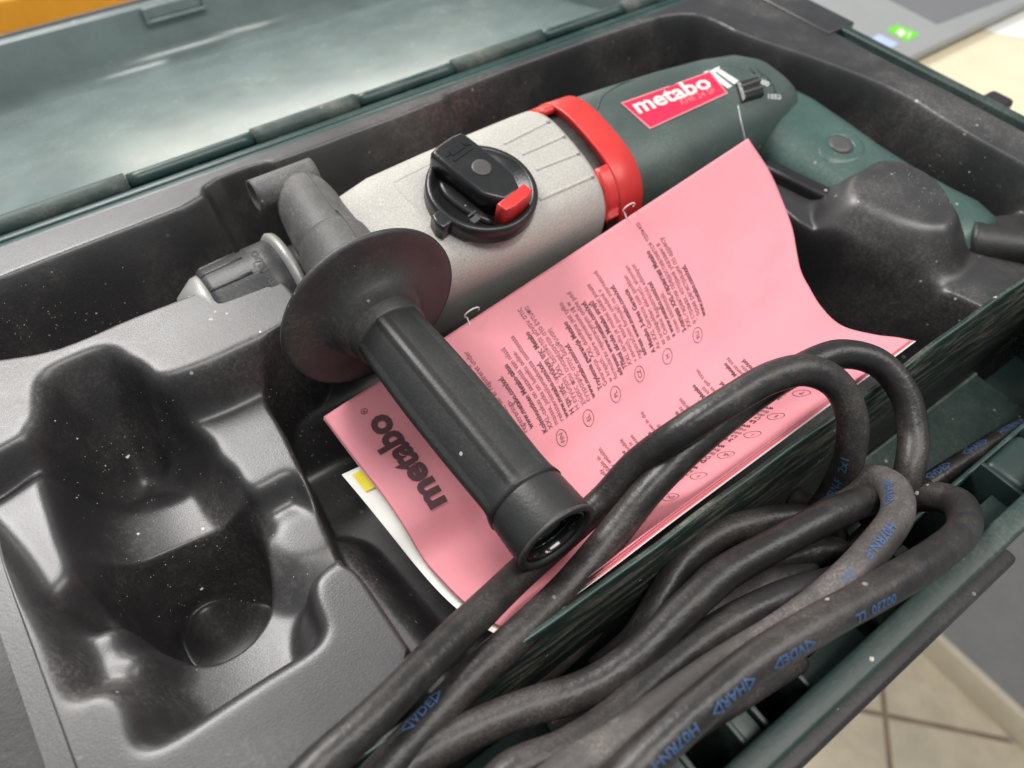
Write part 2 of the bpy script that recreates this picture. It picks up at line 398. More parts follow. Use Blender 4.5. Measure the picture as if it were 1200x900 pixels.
# hinge
obj('hinge_rim', *join(rbox(-9.6, 58.6, 43.2, 43.9, -1.0, -.03, .12, 2), rbox(-9.6, 58.6, 44.15, 44.75, -1.2, -.15, .12, 2)), 'hinge2', case)
for i, (xa, xb) in enumerate(((-9.6, 5.1), (5.2, 13.3), (13.4, 21.0), (21.1, 29.0), (29.1, 37.2), (37.3, 45.4), (45.5, 58))):
    dusty = i % 2 == 0
    C = np.array([(x, 45.45, -.15) for x in np.linspace(xa, xb, 12)])
    h_ = obj('hinge_barrel', *tube(C, .62 if dusty else .48, 20), 'hinge' if dusty else 'hinge2', case)
    h_['label'] = 'dust covered hinge barrel' if dusty else 'cleaner green hinge barrel'
    if dusty: obj('hinge_leaf', *rbox(xa+.1, xb-.1, 44.2, 45.4, -.9, -.35, .12), 'hinge', h_)
    else: obj('hinge_leaf', *rbox((xa+xb)/2-.25, (xa+xb)/2+.25, 44.2, 45.4, -.8, -.3, .1), 'hinge2', h_)
# lid, opened past flat and resting on the desk
ph = R(-12.8); LC, LS_ = math.cos(ph), math.sin(ph); LR = [[1, 0, 0], [0, LC, -LS_], [0, LS_, LC]]
L0 = (0, 45.6, -.2)
lid = obj('lid', *xf(join(rbox(-10, 59, .8, 46, -6.6, -6.0, .2), rbox(-10, 59, 45.2, 46.0, -6.3, -.15, .25, 3), rbox(-10, 59, .5, 1.1, -6.3, -.2, .2), rbox(-10, -9.3, .8, 46, -6.3, -.2, .2),
     rbox(58.3, 59, .8, 46, -6.3, -.2, .2)), LR, L0), 'lid', case)
# cove between lid floor and far wall
R_ = []
for x in np.linspace(-9.3, 58.3, 2):
    r_ = [(x, 43.2+2.1*math.sin(a), -4.0-2.1*math.cos(a)) for a in np.linspace(0, PI/2, 9)]
    R_.append(r_+[(x, 45.4, -6.2)])
obj('lid_cove', *xf(rings(R_), LR, L0), 'lid', lid)
obj('lid_ridge', *xf(rbox(.2, .55, 1.0, 12, -6.15, -5.82, .12), LR, L0), 'lid', lid)
obj('lid_rim', *xf(join(rbox(-10.3, 59.3, 46.2, 47.1, -.9, .25, .25, 3)), LR, L0), 'lip', lid)
obj('lid_rim_step', *xf(join(rbox(-10.1, 59.1, 45.5, 46.2, -.5, -.02, .12, 3)), LR, L0), 'lid', lid)
obj('lid_clasp', *xf(rbox(-8.5, 1.2, 46.3, 48.4, -1.6, .1, .4, 3), LR, L0), 'lip', lid)
obj('lid_recess', *xf(join(rbox(18.2, 25, 44.9, 45.35, -1.6, -.35, .12), rbox(18.2, 18.6, 44.5, 45.3, -1.8, -.3, .1), rbox(24.6, 25, 44.5, 45.3, -1.8, -.3, .1), rbox(18.2, 25, 44.5, 45.3, -1.9, -1.6, .1)), LR, L0), 'lid', lid)

# ------------------------------------------------------------------ moulded tray insert (one vacuum-formed sheet)
NX, NY = 740, 385
gx = np.linspace(-8.8, 57.6, NX); gy = np.linspace(8.75, 43.3, NY); GX, GY = np.meshgrid(gx, gy)
def sdf(poly):
    P = np.array(poly, float); d = np.full(GX.shape, 1e9); inside = np.zeros(GX.shape, bool); n = len(P)
    for i in range(n):
        a, b = P[i-1], P[i]; e = b-a; wx, wy = GX-a[0], GY-a[1]
        t = np.clip((wx*e[0]+wy*e[1])/max(1e-9, e@e), 0, 1); d = np.minimum(d, (wx-e[0]*t)**2+(wy-e[1]*t)**2)
        if a[1] != b[1]:
            c = ((a[1] > GY) != (b[1] > GY)) & (GX < e[0]*(GY-a[1])/(b[1]-a[1])+a[0]); inside ^= c
    d = np.sqrt(d); return np.where(inside, -d, d)
h = np.zeros(GX.shape)
def blur(a, k):
    if k < 1: return a
    ker = np.exp(-.5*(np.arange(-3*k, 3*k+1)/k)**2); ker /= ker.sum()
    p = np.pad(a, 3*k, mode='edge')
    p = np.apply_along_axis(lambda r: np.convolve(r, ker, 'valid'), 0, p); return np.apply_along_axis(lambda r: np.convolve(r, ker, 'valid'), 1, p)
def pit(poly, lev, w, cz=2, maxonly=True, ins=0.):
    global h
    t = np.clip((-sdf(chaikin(poly, cz))-ins)/w, 0, 1); n = h*(1-t)+lev*t; h = np.minimum(h, n) if maxonly else n
def hump(poly, lev, w, cz=2, lim=None, out=0.):
    global h
    t = np.clip(1-(sdf(chaikin(poly, cz))-out)/w, 0, 1); n = h*(1-t)+lev*t; n = np.maximum(h, n)
    h = n if lim is None else np.where(lim, n, h)
# shallow working area on the left
CH = W2([(-90, 575), (0, 524), (42, 503), (50, 472), (75, 457), (140, 432), (165, 430), (184, 443), (240, 425), (300, 396), (352, 374), (430, 345)], 0)
CH += [(14, 25), (9, 18)]
CH += W2([(400, 658), (378, 668), (366, 685), (372, 715), (392, 747), (300, 802), (177, 886), (152, 872), (148, 835), (136, 814), (110, 812), (92, 824), (83, 838)], 0)
CH += W2([(60, 785), (50, 750), (35, 720), (0, 655), (-60, 590)], 0)
mm = sst((20.5-GY)/2.5)
LEV = -4.3*(1-mm)+mm*(-5.0+.045*(GX+.2)**2-.13*(GY-15.5)); LEV = np.minimum(LEV, -2.2)
pit(CH, LEV, 1.2, 2, ins=.25)
hump(W2([(-90, 640), (-40, 609), (0, 586), (35, 563), (54, 551), (60, 562), (62, 585), (66, 610), (72, 638), (82, 660), (80, 680), (68, 690), (38, 706), (24, 712), (2, 690), (-22, 645), (-60, 600)], -1.1), -1.1, .9, 2, out=.15)
for a, b_, lv in (((64, 778), (126, 748), -1.9), ((84, 812), (152, 778), -1.8)):   # two little ridges
    A, B_ = at(*a, lv)[:2], at(*b_, lv)[:2]; e = B_-A
    t = np.clip(((GX-A[0])*e[0]+(GY-A[1])*e[1])/(e@e), 0, 1); d = np.hypot(GX-A[0]-e[0]*t, GY-A[1]-e[1]*t)
    k = sst(1.5-d/.95); h = np.maximum(h, h*(1-k)+lv*k)
hump(W2([(202, 481), (196, 462), (240, 440), (300, 402), (345, 380), (400, 400), (420, 480), (400, 590), (352, 556), (337, 551), (320, 563), (300, 573), (288, 573), (281, 566), (276, 553), (270, 546), (258, 543), (251, 534), (249, 520), (226, 503)], -2.7), -2.7, .8, 1, out=.1)
hump(W2([(322, 630), (335, 605), (380, 600), (392, 640), (372, 648), (340, 655)], -3.7), -3.7, 2.2)
P1 = W2([(60, 500), (60, 486), (74, 468), (106, 452), (148, 434), (166, 437), (178, 447), (184, 458)], -.9)+W2([(202, 484), (226, 504), (250, 521), (254, 536), (270, 550), (280, 568), (300, 585)], -3)+W2([(330, 620), (250, 660), (170, 680), (108, 672), (92, 640), (76, 600), (66, 550)], -3.5)
pit(P1, -6.5+.07*(GX+.6)**2-.02*(GY-27), 1.5, 2, ins=.1)
pit(W2([(70, 500), (78, 478), (110, 462), (148, 446), (166, 452), (182, 472), (200, 505), (222, 530), (178, 552), (125, 570), (90, 575), (74, 550)], -3), -8.3, 2.8, 2, ins=.2)
P2 = W2([(306, 622), (318, 655), (317, 700), (300, 738), (270, 766), (235, 779), (190, 768), (150, 745), (125, 705), (128, 668), (180, 632), (240, 602), (285, 598)], -4.6)
h = blur(h, 3)
pit(P2, -13.5, 1.0, 3)
c2 = at(240, 715, -12)[:2]; h = h+2.6*np.exp(-((GX-c2[0])**2+(GY-c2[1])**2)/3.2)*np.clip((-h-11.5)/2, 0, 1)
# main cavity, for drill and papers
CV = [(-12, 40.9), (3, 41.0), (8.2, 41.2), (8.9, 42.6), (12.6, 42.6), (13.4, 42.0), (25.8, 42.2), (27.2, 42.9), (46.5, 42.9), (49.6, 41.8), (50.4, 40.0), (50.6, 37), (53.1, 29.8), (54.1, 24.5), (53.5, 19.8), (53.5, 12), (53.4, 9.0), (53, 8.0), (2.5, 8.0), (1.2, 8.9)]
CV += W2([(490, 770), (455, 718), (424, 672), (412, 662), (400, 657)], 0)
CV += W2([(388, 632), (374, 600), (360, 563), (345, 530), (330, 500), (313, 474)], -2.9)+[(5.5, 28.1), (6.3, 28.75)]
CV += [(7.3, 29.0)]+W2([(352, 376), (354, 358), (340, 338), (322, 329), (290, 330), (245, 343), (200, 360), (150, 379), (105, 400), (60, 417), (0, 427), (-80, 436)], -.4)
P = chaikin(CV, 1); D = sdf(P)
floor_ = np.where(GY > 27.5, -6.9, -10.3); floor_ = blur(floor_.astype(float), 6)
wd_ = np.where(GY > 38, 1.1, np.where(GX < 12, .45, .75)); wd_ = np.where((GX < 9) & (GY > 36), 2.6, wd_); wd_ = np.where((GX > 45), 1.5, wd_); wd_ = blur(wd_, 8)
t = sst(-D/wd_+.06); t = np.where(D < 0, t, 0); h = h*(1-t)+np.minimum(h, floor_)*t
# long rounded ridge inside the cavity, in front of the block
A, B_ = np.array([3.6, 19.5]), np.array([4.6, 9.0]); e = B_-A; tt = np.clip(((GX-A[0])*e[0]+(GY-A[1])*e[1])/(e@e), 0, 1); d = np.hypot(GX-A[0]-e[0]*tt, GY-A[1]-e[1]*tt)
k = sst(1.5-d/2.2); h = np.where(t > .35, np.maximum(h, -10.3*(1-k)+-7.4*k), h)
# raised fill on the right, with the hump that holds the grip
hump([(41.2, 27), (40.7, 24.6), (39.6, 21.6), (39.9, 19), (40.7, 16.0), (41.8, 12.5), (43.0, 8.0), (48.5, 6), (53.8, 6), (53.8, 12.5), (50.5, 14.2), (44.5, 14.0), (43.5, 26)], -2.7, 1.0, 1)
hump(W2([(998, 216), (1006, 198), (1022, 182), (1045, 180), (1085, 193), (1112, 215), (1124, 240), (1122, 258), (1108, 270), (1060, 258), (1022, 242), (1000, 230)], -.1), -.1, 1.7, 3, GX < 49.5)
# shallow dimple and rim relief
k = np.exp(-(((GX-54.8)/1.0)**2+((GY-38.6)/1.4)**2)*1.2); h -= .25*k
hb = blur(h, 4); kk = sst((GX-40.2)/1.5)*sst((49.5-GX)/1.)*sst((23.5-GY)/1.)*sst((GY-11)/1.); h = h*(1-kk)+hb*kk
h = blur(h, 1)
h = np.where(GX < -7.75, np.minimum(h, -.9), h)
rim = sst((GX-56.8)/.8); h = h-.5*rim
h += .03*np.sin(GX*.4+1)*np.sin(GY*.5)
V = np.stack([GX, GY, h], -1).reshape(-1, 3)
I = np.arange(NX*NY).reshape(NY, NX); Fq = np.stack([I[:-1, :-1], I[:-1, 1:], I[1:, 1:], I[1:, :-1]], -1).reshape(-1, 4)
tray = obj('tray_insert', V, Fq, 'tray', base=(25, 22, -16))
obj('corner_plate', *rbox(56.2, 59.4, 33.0, 43.2, -.6, .16, .14, 3), 'tray', tray)
tag(tray, 'black moulded plastic tray with dusty recesses that fills the green case', 'tray')
def hz(x, y):
    i = int(np.clip((x-gx[0])/(gx[1]-gx[0]), 0, NX-1)); j = int(np.clip((y-gy[0])/(gy[1]-gy[0]), 0, NY-1)); return h[j, i]
# crumbs of plaster
def crumb(p, r, label):
    bm = bmesh.new(); bmesh.ops.create_icosphere(bm, subdivisions=1, radius=r)
    for v in bm.verts: v.co = Vector((v.co.x*random.uniform(.7, 1.5), v.co.y*random.uniform(.7, 1.3), v.co.z*random.uniform(.3, .7)))
    V = [tuple(np.array(v.co)+p+np.array([0, 0, r*.2])) for v in bm.verts]; Fc = [[v.index for v in f.verts] for f in bm.faces]; bm.free()
    return tag(obj('plaster_crumb', V, Fc, 'chip', smooth=False), label, 'crumb', 'pale crumbs scattered over case and tray')
ttray = bvh(tray)
for (px, py, r, lb) in ((150, 535, .13, 'pale crumb on the floor of the upper tray pocket'), (162, 626, .07, 'tiny white crumb on the slope between the two tray pockets'),
                    (1079, 723, .30, 'largest white plaster crumb, on the black outer lip of the case'), (1021, 773, .10, 'small white crumb on the outer rim left of the largest crumb'),
                    (236, 690, .09, 'pale crumb at the bottom of the deep round pocket')):
    hh, n = hit(ttray, px, py)
    if py > 700: hh = aty(px, py, -.7 if r > .15 else -.2); hh[2] = max(hh[2], -1.3); hh = at(px, py, -1.3 if r > .15 else -.05)
    crumb(hh, r, lb)
fl_V = []; fl_F = []
for k in range(420):
    px, py = random.choice(((random.gauss(150, 60), random.gauss(540, 40)), (random.gauss(230, 60), random.gauss(670, 50)), (random.gauss(60, 80), random.gauss(380, 25)), (random.gauss(370, 50), random.gauss(510, 50)), (random.gauss(1080, 40), random.gauss(215, 20))))
    hh, n = hit(ttray, px, py)
    if hh is None: continue
    r = random.uniform(.012, .035)*(1+(random.random() < .06)); a = random.random()*6
    q = [hh+np.array([r*math.cos(a+i*1.57)*random.uniform(.5, 1.2), r*math.sin(a+i*1.57)*random.uniform(.5, 1.2), .012]) for i in range(4)]+[hh+np.array([0, 0, .012+r])]
    b_ = len(fl_V); fl_V += q; fl_F += [[b_, b_+1, b_+4], [b_+1, b_+2, b_+4], [b_+2, b_+3, b_+4], [b_+3, b_, b_+4]]
tag(obj('dust_grains', fl_V, fl_F, 'chip', smooth=False), 'fine pale dust grains strewn over the black tray', 'dust', kind='stuff')

# ------------------------------------------------------------------ the rotary hammer
drill = thing('rotary_hammer', (25, 31, -7), 'corded rotary hammer with silver gearbox, red collar and green motor housing lying in the tray', 'power tool')
ROLL = R(13); cr, sr = math.cos(ROLL), math.sin(ROLL)
def sect(x, yc, zc, ry, rz, n=2.6, roll=ROLL, seg=64, lean=0.):
    out = []
    for j in range(seg):
        a = 2*PI*j/seg; c, s = math.cos(a), math.sin(a)
        u = ry*math.copysign(abs(c)**(2/n), c); v = rz*math.copysign(abs(s)**(2/n), s)
        out.append((x+lean*v, yc+u*math.cos(roll)-v*math.sin(roll), zc+u*math.sin(roll)+v*math.cos(roll)))
    return out
def loft(secs, cap=True): return rings([sect(*s) if not isinstance(s, list) else s for s in secs], cap=cap)
def bulge(x, yc, zc, ry, rz, n, k):      # section bowed along x: later at the crown than at the sides
    out = []
    for p in sect(x, yc, zc, ry, rz, n):
        d = ((p[1]-yc)/ry)**2; out.append((p[0]-k*d, p[1], p[2]))
    return out
YC, ZC = 31.7, -2.2
gear = obj('gearbox_housing', *loft([sect(12.6, YC+.3, ZC-.6, 2.6, 2.6, 2.4), sect(13.0, YC+.3, ZC-.5, 3.4, 3.3, 2.6), sect(13.4, YC+.2, ZC-.3, 3.9, 3.75, 3.4), sect(14.2, YC+.1, ZC-.1, 4.2, 4.15, 3.9), sect(16, YC+.05, ZC, 4.4, 4.4, 4.2),
     sect(20, YC, ZC, 4.6, 4.5, 4.2), sect(26.5, YC, ZC, 4.85, 4.62, 3.6), bulge(27.8, YC, ZC, 4.85, 4.62, 3.5, .3), bulge(28.15, YC, ZC, 4.7, 4.48, 3.5, .35), bulge(28.2, YC, ZC, 4.3, 4.2, 3.5, .35)]), 'alu', drill)
obj('gearbox_core', *loft([sect(27, YC, ZC, 4.3, 4.2, 3.2), sect(30, YC, ZC, 4.3, 4.2, 3.2)]), 'lip', drill)
ring = obj('collar_ring', *loft([bulge(29.2, YC, ZC, 4.6, 4.4, 3.3, .3), bulge(29.05, YC, ZC, 4.9, 4.68, 3.3, .3), bulge(29.2, YC, ZC, 4.96, 4.73, 3.3, .3), bulge(31.0, YC, ZC, 4.92, 4.7, 3.2, .3), bulge(31.2, YC, ZC, 4.75, 4.5, 3.1, .3)]), 'red', drill)
# bridge of the red collar that reaches forward to the silver housing on both sides
def arcstrip(x0, x1, y_a, y_b, r=.0):
    R_ = []
    for x in np.linspace(x0, x1, 4):
        s = bulge(x, YC, ZC, 4.875, 4.65, 3.4, .3); s = [p for p in s if y_a < p[1] < y_b and p[2] > ZC-1]
        s.sort(key=lambda p: p[1]); R_.append(s)
    m_ = min(len(r_) for r_ in R_); R_ = [r_[:m_] for r_ in R_]
    R_ = [r_+[(p[0], YC+(p[1]-YC)*.93, ZC+(p[2]-ZC)*.93) for p in r_[::-1]] for r_ in R_]
    return rings(R_)
obj('collar_bridge', *arcstrip(28.15, 29.6, 33.6, 38), 'red', ring); obj('collar_bridge', *arcstrip(28.15, 29.6, 24, 28.8), 'red', ring)
motor = obj('motor_housing', *loft([bulge(30.7, YC, ZC, 4.5, 4.3, 3.0, .3), bulge(31.1, YC, ZC, 4.78, 4.5, 3.0, .3), bulge(34, YC, ZC, 4.75, 4.35, 2.9, .2), sect(39, YC-.05, ZC, 4.6, 4.15, 2.7), sect(43, YC-.2, ZC, 4.35, 3.95, 2.6),
     sect(45.5, YC-.35, ZC-.05, 4.05, 3.75, 2.5), sect(46.9, YC-.6, ZC-.1, 3.6, 3.4, 2.4), sect(47.9, YC-.8, ZC-.2, 2.9, 2.8, 2.3), sect(48.5, YC-1, ZC-.3, 1.9, 1.9, 2.2), sect(48.75, YC-1, ZC-.3, .6, .6, 2)]), 'green', drill)
# rear cap ridge (rounded end with a moulded seam)
# grip: bends away from the motor toward the front of the case
gp = [((45.6, 30.6), 3.2, 2.6, -2.3), ((46.2, 28.2), 3.7, 2.5, -2.6), ((46.6, 25.4), 3.9, 2.3, -3.0), ((46.9, 22.5), 3.7, 2.2, -3.3), ((47.3, 19.5), 3.5, 2.1, -3.5), ((47.6, 16.8), 3.5, 2.1, -3.6), ((47.9, 15.0), 3.5, 2.05, -3.6), ((47.9, 13.5), 3.1, 1.9, -3.6), ((47.9, 12.7), 2.3, 1.4, -3.6), ((47.9, 12.5), .7, .5, -3.6)]
R_ = []
for (c, wx, hz_, zc_) in gp:
    R_.append([(c[0]+wx*math.copysign(abs(math.cos(a))**(2/2.6), math.cos(a)), c[1], zc_+hz_*math.copysign(abs(math.sin(a))**(2/2.4), math.sin(a))) for a in np.linspace(0, 2*PI, 48, endpoint=False)])
grip = obj('grip', *rings(R_), 'soft', drill)
tg = bvh(grip, motor)
# lock button on its round boss
hb, nb = hit(tg, 985, 170); nb = np.array([-.05, -.12, 1.]); nb /= np.linalg.norm(nb)
obj('button_boss', *lathe([(-1.4, 2.15), (-.5, 2.2), (-.1, 1.95), (.12, 1.5), (.18, 1.05), (.1, .92), (-.4, .9)], hb-nb*.1, nb, 40), 'soft', grip)
obj('lock_button', *lathe([(-.6, .84), (.1, .84), (.2, .76), (.26, .5), (.27, .2)], hb-nb*.08, nb, 32), 'knobdot', drill)
obj('trigger', *xf(rbox(-3.0, 3.0, -.62, .62, -1.1, .45, .38, 3), [[.19, -.98, 0], [-.98, -.19, 0], [0, 0, 1]], at(937, 215, -2.3)), 'knob', drill)
# strain relief
a0, a1 = np.array([47.7, 13.2, -3.0]), np.array([50.0, 9.2, -1.9])
C = np.array([a0+(a1-a0)*t for t in np.linspace(0, 1, 14)])
obj('cable_boot', *tube(C, [1.45, 1.4, 1.3, 1.32, 1.2, 1.22, 1.12, 1.14, 1.05, 1.07, 1.0, 1.0, .95, .85], 20), 'grip', drill)
# chuck
CY, CZ = 33.8, -2.55
obj('chuck_sleeve', *lathe([(5.2, 2.5), (5.4, 2.9), (5.7, 3.0), (8.1, 3.1), (8.2, 3.17), (9.5, 3.2), (9.7, 3.0)], (0, CY, CZ), (1, 0, 0), 64), 'chuck', drill)
for j in range(14):
    a = 2*PI*j/14; y, z = CY+2.86*math.cos(a), CZ+2.86*math.sin(a)
    obj('sleeve_rib', *tube(np.array([(x, CY+(r_)*math.cos(a), CZ+(r_)*math.sin(a)) for x, r_ in ((5.45, 2.83), (5.7, 2.97), (6.9, 3.03), (7.8, 3.05))]), .11, 8), 'chuck', drill)
obj('chuck_cone', *lathe([(3.3, 1.5), (3.4, 1.8), (3.9, 1.85), (3.95, 2.05), (5.0, 2.75), (5.4, 2.8)], (0, CY, CZ), (1, 0, 0), 48), 'steel', drill)
obj('neck_ring', *lathe([(9.5, 2.9), (9.6, 3.4), (9.8, 3.55), (10.1, 3.45), (10.2, 2.6)], (0, CY-.1, CZ), (1, 0, 0), 64), 'steel', drill)
obj('neck', *lathe([(9.8, 2.7), (13.4, 2.7)], (0, CY-.5, CZ), (1, 0, 0), 40), 'chuck', drill)
# dial / direction slider
tm = bvh(motor)
def surftube(name, pxs, r, m, parent, tree, sink=.3):
    C = catmull([p for p in lay(tree, pxs, -r*sink)], .15); return obj(name, *tube(C, r, 8), m, parent)
sl = obj('direction_slider', *loft([[tuple(p) for p in lay(tm, [(862, 100), (868, 121), (893, 114), (886, 93)], -.2)], [tuple(p) for p in lay(tm, [(862, 100), (868, 121), (893, 114), (886, 93)], .25)],
      [tuple(p) for p in lay(tm, [(865, 102), (870, 119), (891, 112), (885, 95)], .38)]]), 'knob', drill, smooth=False)
surftube('slider_ridge', [(866, 106), (888, 98)], .13, 'knobdot', sl, bvh(motor), -2.6)
surftube('slider_ridge', [(869, 113), (891, 106)], .13, 'knobdot', sl, bvh(motor), -2.6)
surftube('housing_seam', [(865, 124), (868, 140), (872, 158), (874, 168)], .05, 'white', motor, tm)
surftube('housing_seam', [(829, 84), (846, 77), (868, 80), (892, 88), (904, 100), (912, 114)], .06, 'soft', motor, tm)
for q in ([(827, 86), (835, 83), (858, 101), (853, 104)], [(836, 82), (842, 80), (866, 95), (860, 99)]):
    decal('arrow_mark', tm, q, 'white', motor, .02, 6, 3)
decal('arrow_mark', tm, [(824, 85), (844, 77), (842, 83), (831, 90)], 'white', motor, .025, 5, 4)
lettering('dial_lettering', tm, [(889, 98), (900, 102), (902, 96), (891, 92)], '800', 'white', motor, .02)
lettering('dial_lettering', tm, [(900, 116), (915, 117), (915, 111), (900, 110)], '1050', 'white', motor, .02)
for k_, (xa, ya, xb, yb) in enumerate(((878, 80, 884, 86), (887, 82, 893, 89), (895, 87, 900, 94), (901, 93, 905, 101), (906, 101, 909, 109))):
    surftube('vent_slot', [(xa, ya), ((xa+xb)/2, (ya+yb)/2), (xb, yb)], .10, 'lip', motor, tm, .2)
# moulded panel outline on the motor housing and fins on its rear cap
surftube('panel_edge', [(700, 128), (704, 116), (715, 106), (740, 95), (790, 78), (815, 74)], .07, 'green', motor, tm, .1)
LQ = [(761, 152), (853, 110), (832, 84), (727, 121)]       # red label: lower-left, lower-right, upper-right, upper-left
lab = decal('name_label', tm, LQ, 'letter2', drill, .045, 24, 14)
LI = [(762, 149.5), (850, 109), (831, 86), (730, 122)]
obj('label_field', lay(tm, [homog(LI)(i/20, j/12) for j in range(13) for i in range(21)], .065), [[j*21+i, j*21+i+1, (j+1)*21+i+1, (j+1)*21+i] for j in range(12) for i in range(20)], 'label', lab)
lettering('brand_lettering', tm, [(749, 135), (836, 103), (823, 88), (736, 119)], 'metabo', 'letter', lab, .085, bold=.03)
lettering('model_lettering', tm, [(799, 124), (839, 109), (835, 104), (795, 118)], 'KHE 24 SP', 'letter2', lab, .085, bold=.0)
# raised ribs on the gearbox
tgear = bvh(gear)
for a, b_ in (((590, 169), (642, 143)), ((612, 181), (660, 160)), ((628, 199), (677, 180)), ((632, 234), (694, 207)), ((498, 224), (520, 212)), ((516, 246), (540, 234)), ((520, 262), (556, 250)), ((545, 285), (590, 268))):
    surftube('rib', [(a[0]+(b_[0]-a[0])*t, a[1]+(b_[1]-a[1])*t) for t in np.linspace(0, 1, 6)], .14, 'alu', gear, tgear, .5)
for p in ((642, 143), (660, 160), (677, 180), (694, 207)):
    hh, n = hit(tgear, *p); obj('rib_end', *lathe([(-.05, .16), (.05, .15), (.12, .10), (.15, .03)], hh, n, 14), 'steel', gear)
surftube('step_edge', [(461, 214), (470, 226), (485, 240), (500, 258), (520, 280), (545, 305)], .09, 'alu', gear, tgear, .6)
surftube('step_edge', [(461, 214), (480, 204), (498, 195), (520, 184)], .07, 'alu', gear, tgear, .6)
hh, n = hit(tgear, 533, 151); obj('lug', *lathe([(-.5, .5), (.15, .45), (.3, .3), (.35, .1)], hh-n*.1, n, 20), 'alu', gear)
# mode knob
hk, nk = hit(tgear, 563, 232); nk = np.array([0., -math.sin(ROLL), math.cos(ROLL)]); ex = np.array([1., 0, 0]); ey = np.cross(nk, ex)
KF = (np.stack([ex, ey, nk], 1), hk-nk*.05)
knob = obj('mode_knob', *xf(lathe([(0, 3.18), (.0, 3.2), (.85, 3.2), (1.0, 3.1), (1.05, 2.95), (1.0, 2.8), (.72, 2.66), (.72, .1)], (0, 0, 0), (0, 0, 1), 72), *KF), 'knob', drill)
barw = [(-1.05, -2.75), (1.05, -2.75), (1.25, -1.5), (1.25, 2.4), (1.05, 3.05), (-1.05, 3.05), (-1.25, 2.4), (-1.25, -1.5)]
ang = R(0); 
def rotp(P, a): return [(x*math.cos(a)-y*math.sin(a), x*math.sin(a)+y*math.cos(a)) for x, y in P]
KA = R(13)
obj('knob_bar', *prism(rotp(chaikin([(-1.25, -2.1), (1.25, -2.1), (1.35, 2.6), (1.1, 3.1), (-1.1, 3.1), (-1.35, 2.6)], 1), KA), .6, 2.15, .28, KF), 'knob', knob)
obj('knob_pointer', *prism(rotp([(-1.1, -2.55), (-.5, -2.68), (.5, -2.68), (1.1, -2.55), (1.1, -1.9), (-1.1, -1.9)], KA), .72, 2.12, .10, KF), 'red', knob)
obj('knob_flare', *prism(rotp(chaikin([(-1.2, -2.3), (-1.2, 2.2), (-2.0, 1.4), (-2.1, 0), (-1.8, -1.6)], 1), KA), .68, 1.0, .22, KF), 'knob', knob)
obj('knob_cap', *xf(lathe([(2.1, .58), (2.2, .56), (2.22, .45), (2.2, .05)], (.0, .35, 0), (0, 0, 1), 28), *KF), 'knobdot', knob)
obj('knob_tab', *prism([(-2.85, -.2), (-3.6, -.35), (-3.7, -1.0), (-3.5, -1.45), (-2.6, -1.2)], 0, 1.0, .15, KF), 'knob', knob)
# embossed marks on the knob: a little hammer and a drill outline
for P in ([(-.75, 1.6), (.75, 1.6), (.75, 1.75), (-.75, 1.75)], [(-.5, 1.95), (.5, 1.95), (.5, 2.35), (-.5, 2.35)], [(.55, 2.05), (.85, 1.9), (.85, 2.4), (.55, 2.3)], [(-.85, 2.1), (-.55, 2.1), (-.55, 2.2), (-.85, 2.2)]):
    obj('embossed_mark', *prism(rotp(P, KA), 2.14, 2.19, .0, KF), 'knob', knob, False)
for P in ([(-2.2, -.9), (-1.6, -.9), (-1.6, -1.0), (-2.2, -1.0)], [(-2.3, -1.15), (-1.8, -1.15), (-1.8, -1.5), (-2.3, -1.5)]):
    obj('embossed_mark', *prism(rotp(P, KA), .72, 1.05, .0, KF), 'knobdot', knob, False)
# auxiliary side handle
A0 = at(436, 365, 1.3); A1 = at(659, 638, .9); AD = (A1-A0)/np.linalg.norm(A1-A0)
side = obj('side_handle', *lathe([(.6, 2.1), (1.2, 2.05), (2.0, 1.92), (2.1, 1.86)], A0, AD, 48), 'flange', drill); HL = np.linalg.norm(A1-A0)-16.8
obj('flange', *lathe([(-1.9, 1.5), (-1.3, 2.2), (-.9, 3.2), (-.55, 4.3), (-.38, 4.7), (-.2, 4.85), (-.03, 4.84), (.05, 4.65), (.06, 4.2), (.12, 3.5), (.3, 2.9), (.7, 2.4), (1.4, 2.05)], A0, AD, 96), 'flange', side)
# grooved grip: eight flats with shallow grooves between
R_ = []
NS = 96
for t in np.linspace(1.0, 14.3+HL, 60):
    u = (t-1.0)/(13.3+HL); r0 = 1.80+.16*math.sin(PI*min(1, u*1.1))+.06*u; fade = sst(min(1, (u)/.10))*sst(min(1, (1-u)/.06))
    a_ = np.cross(AD, [0, 0, 1.]); a_ /= np.linalg.norm(a_); b2 = np.cross(AD, a_); r_ = []
    for j in range(NS):
        th = 2*PI*j/NS; m_ = abs(((th*6/(2*PI)+.2) % 1)-.5)*2   # 0 on the flat's centre, 1 on the groove
        r = r0*(1.02-.06*fade*(1-sst((m_-.72)/.08))-.035*fade*(1-sst((m_-.72)/.08))*(1-m_*m_*1.6)); r_.append(A0+AD*t+r*(a_*math.cos(th)+b2*math.sin(th)))
    R_.append(r_)
obj('handle_grip', *rings(R_), 'grip', side)
obj('end_collar', *lathe([(t+HL, r*.90) for t, r in [(13.5, 1.75), (14.0, 1.98), (14.6, 2.06), (16.2, 2.12), (16.5, 2.1), (16.55, 1.98), (16.5, 1.80), (16.3, 1.72), (15.6, 1.70), (14.9, 1.66), (14.8, .1)]], A0, AD, 72, False), 'grip', side)
obj('end_ring', *lathe([(t+HL, r*.90) for t, r in [(16.35, 2.13), (16.42, 2.17), (16.5, 2.15), (16.52, 2.08), (16.48, 2.05)]], A0, AD, 72, False), 'flange', side)
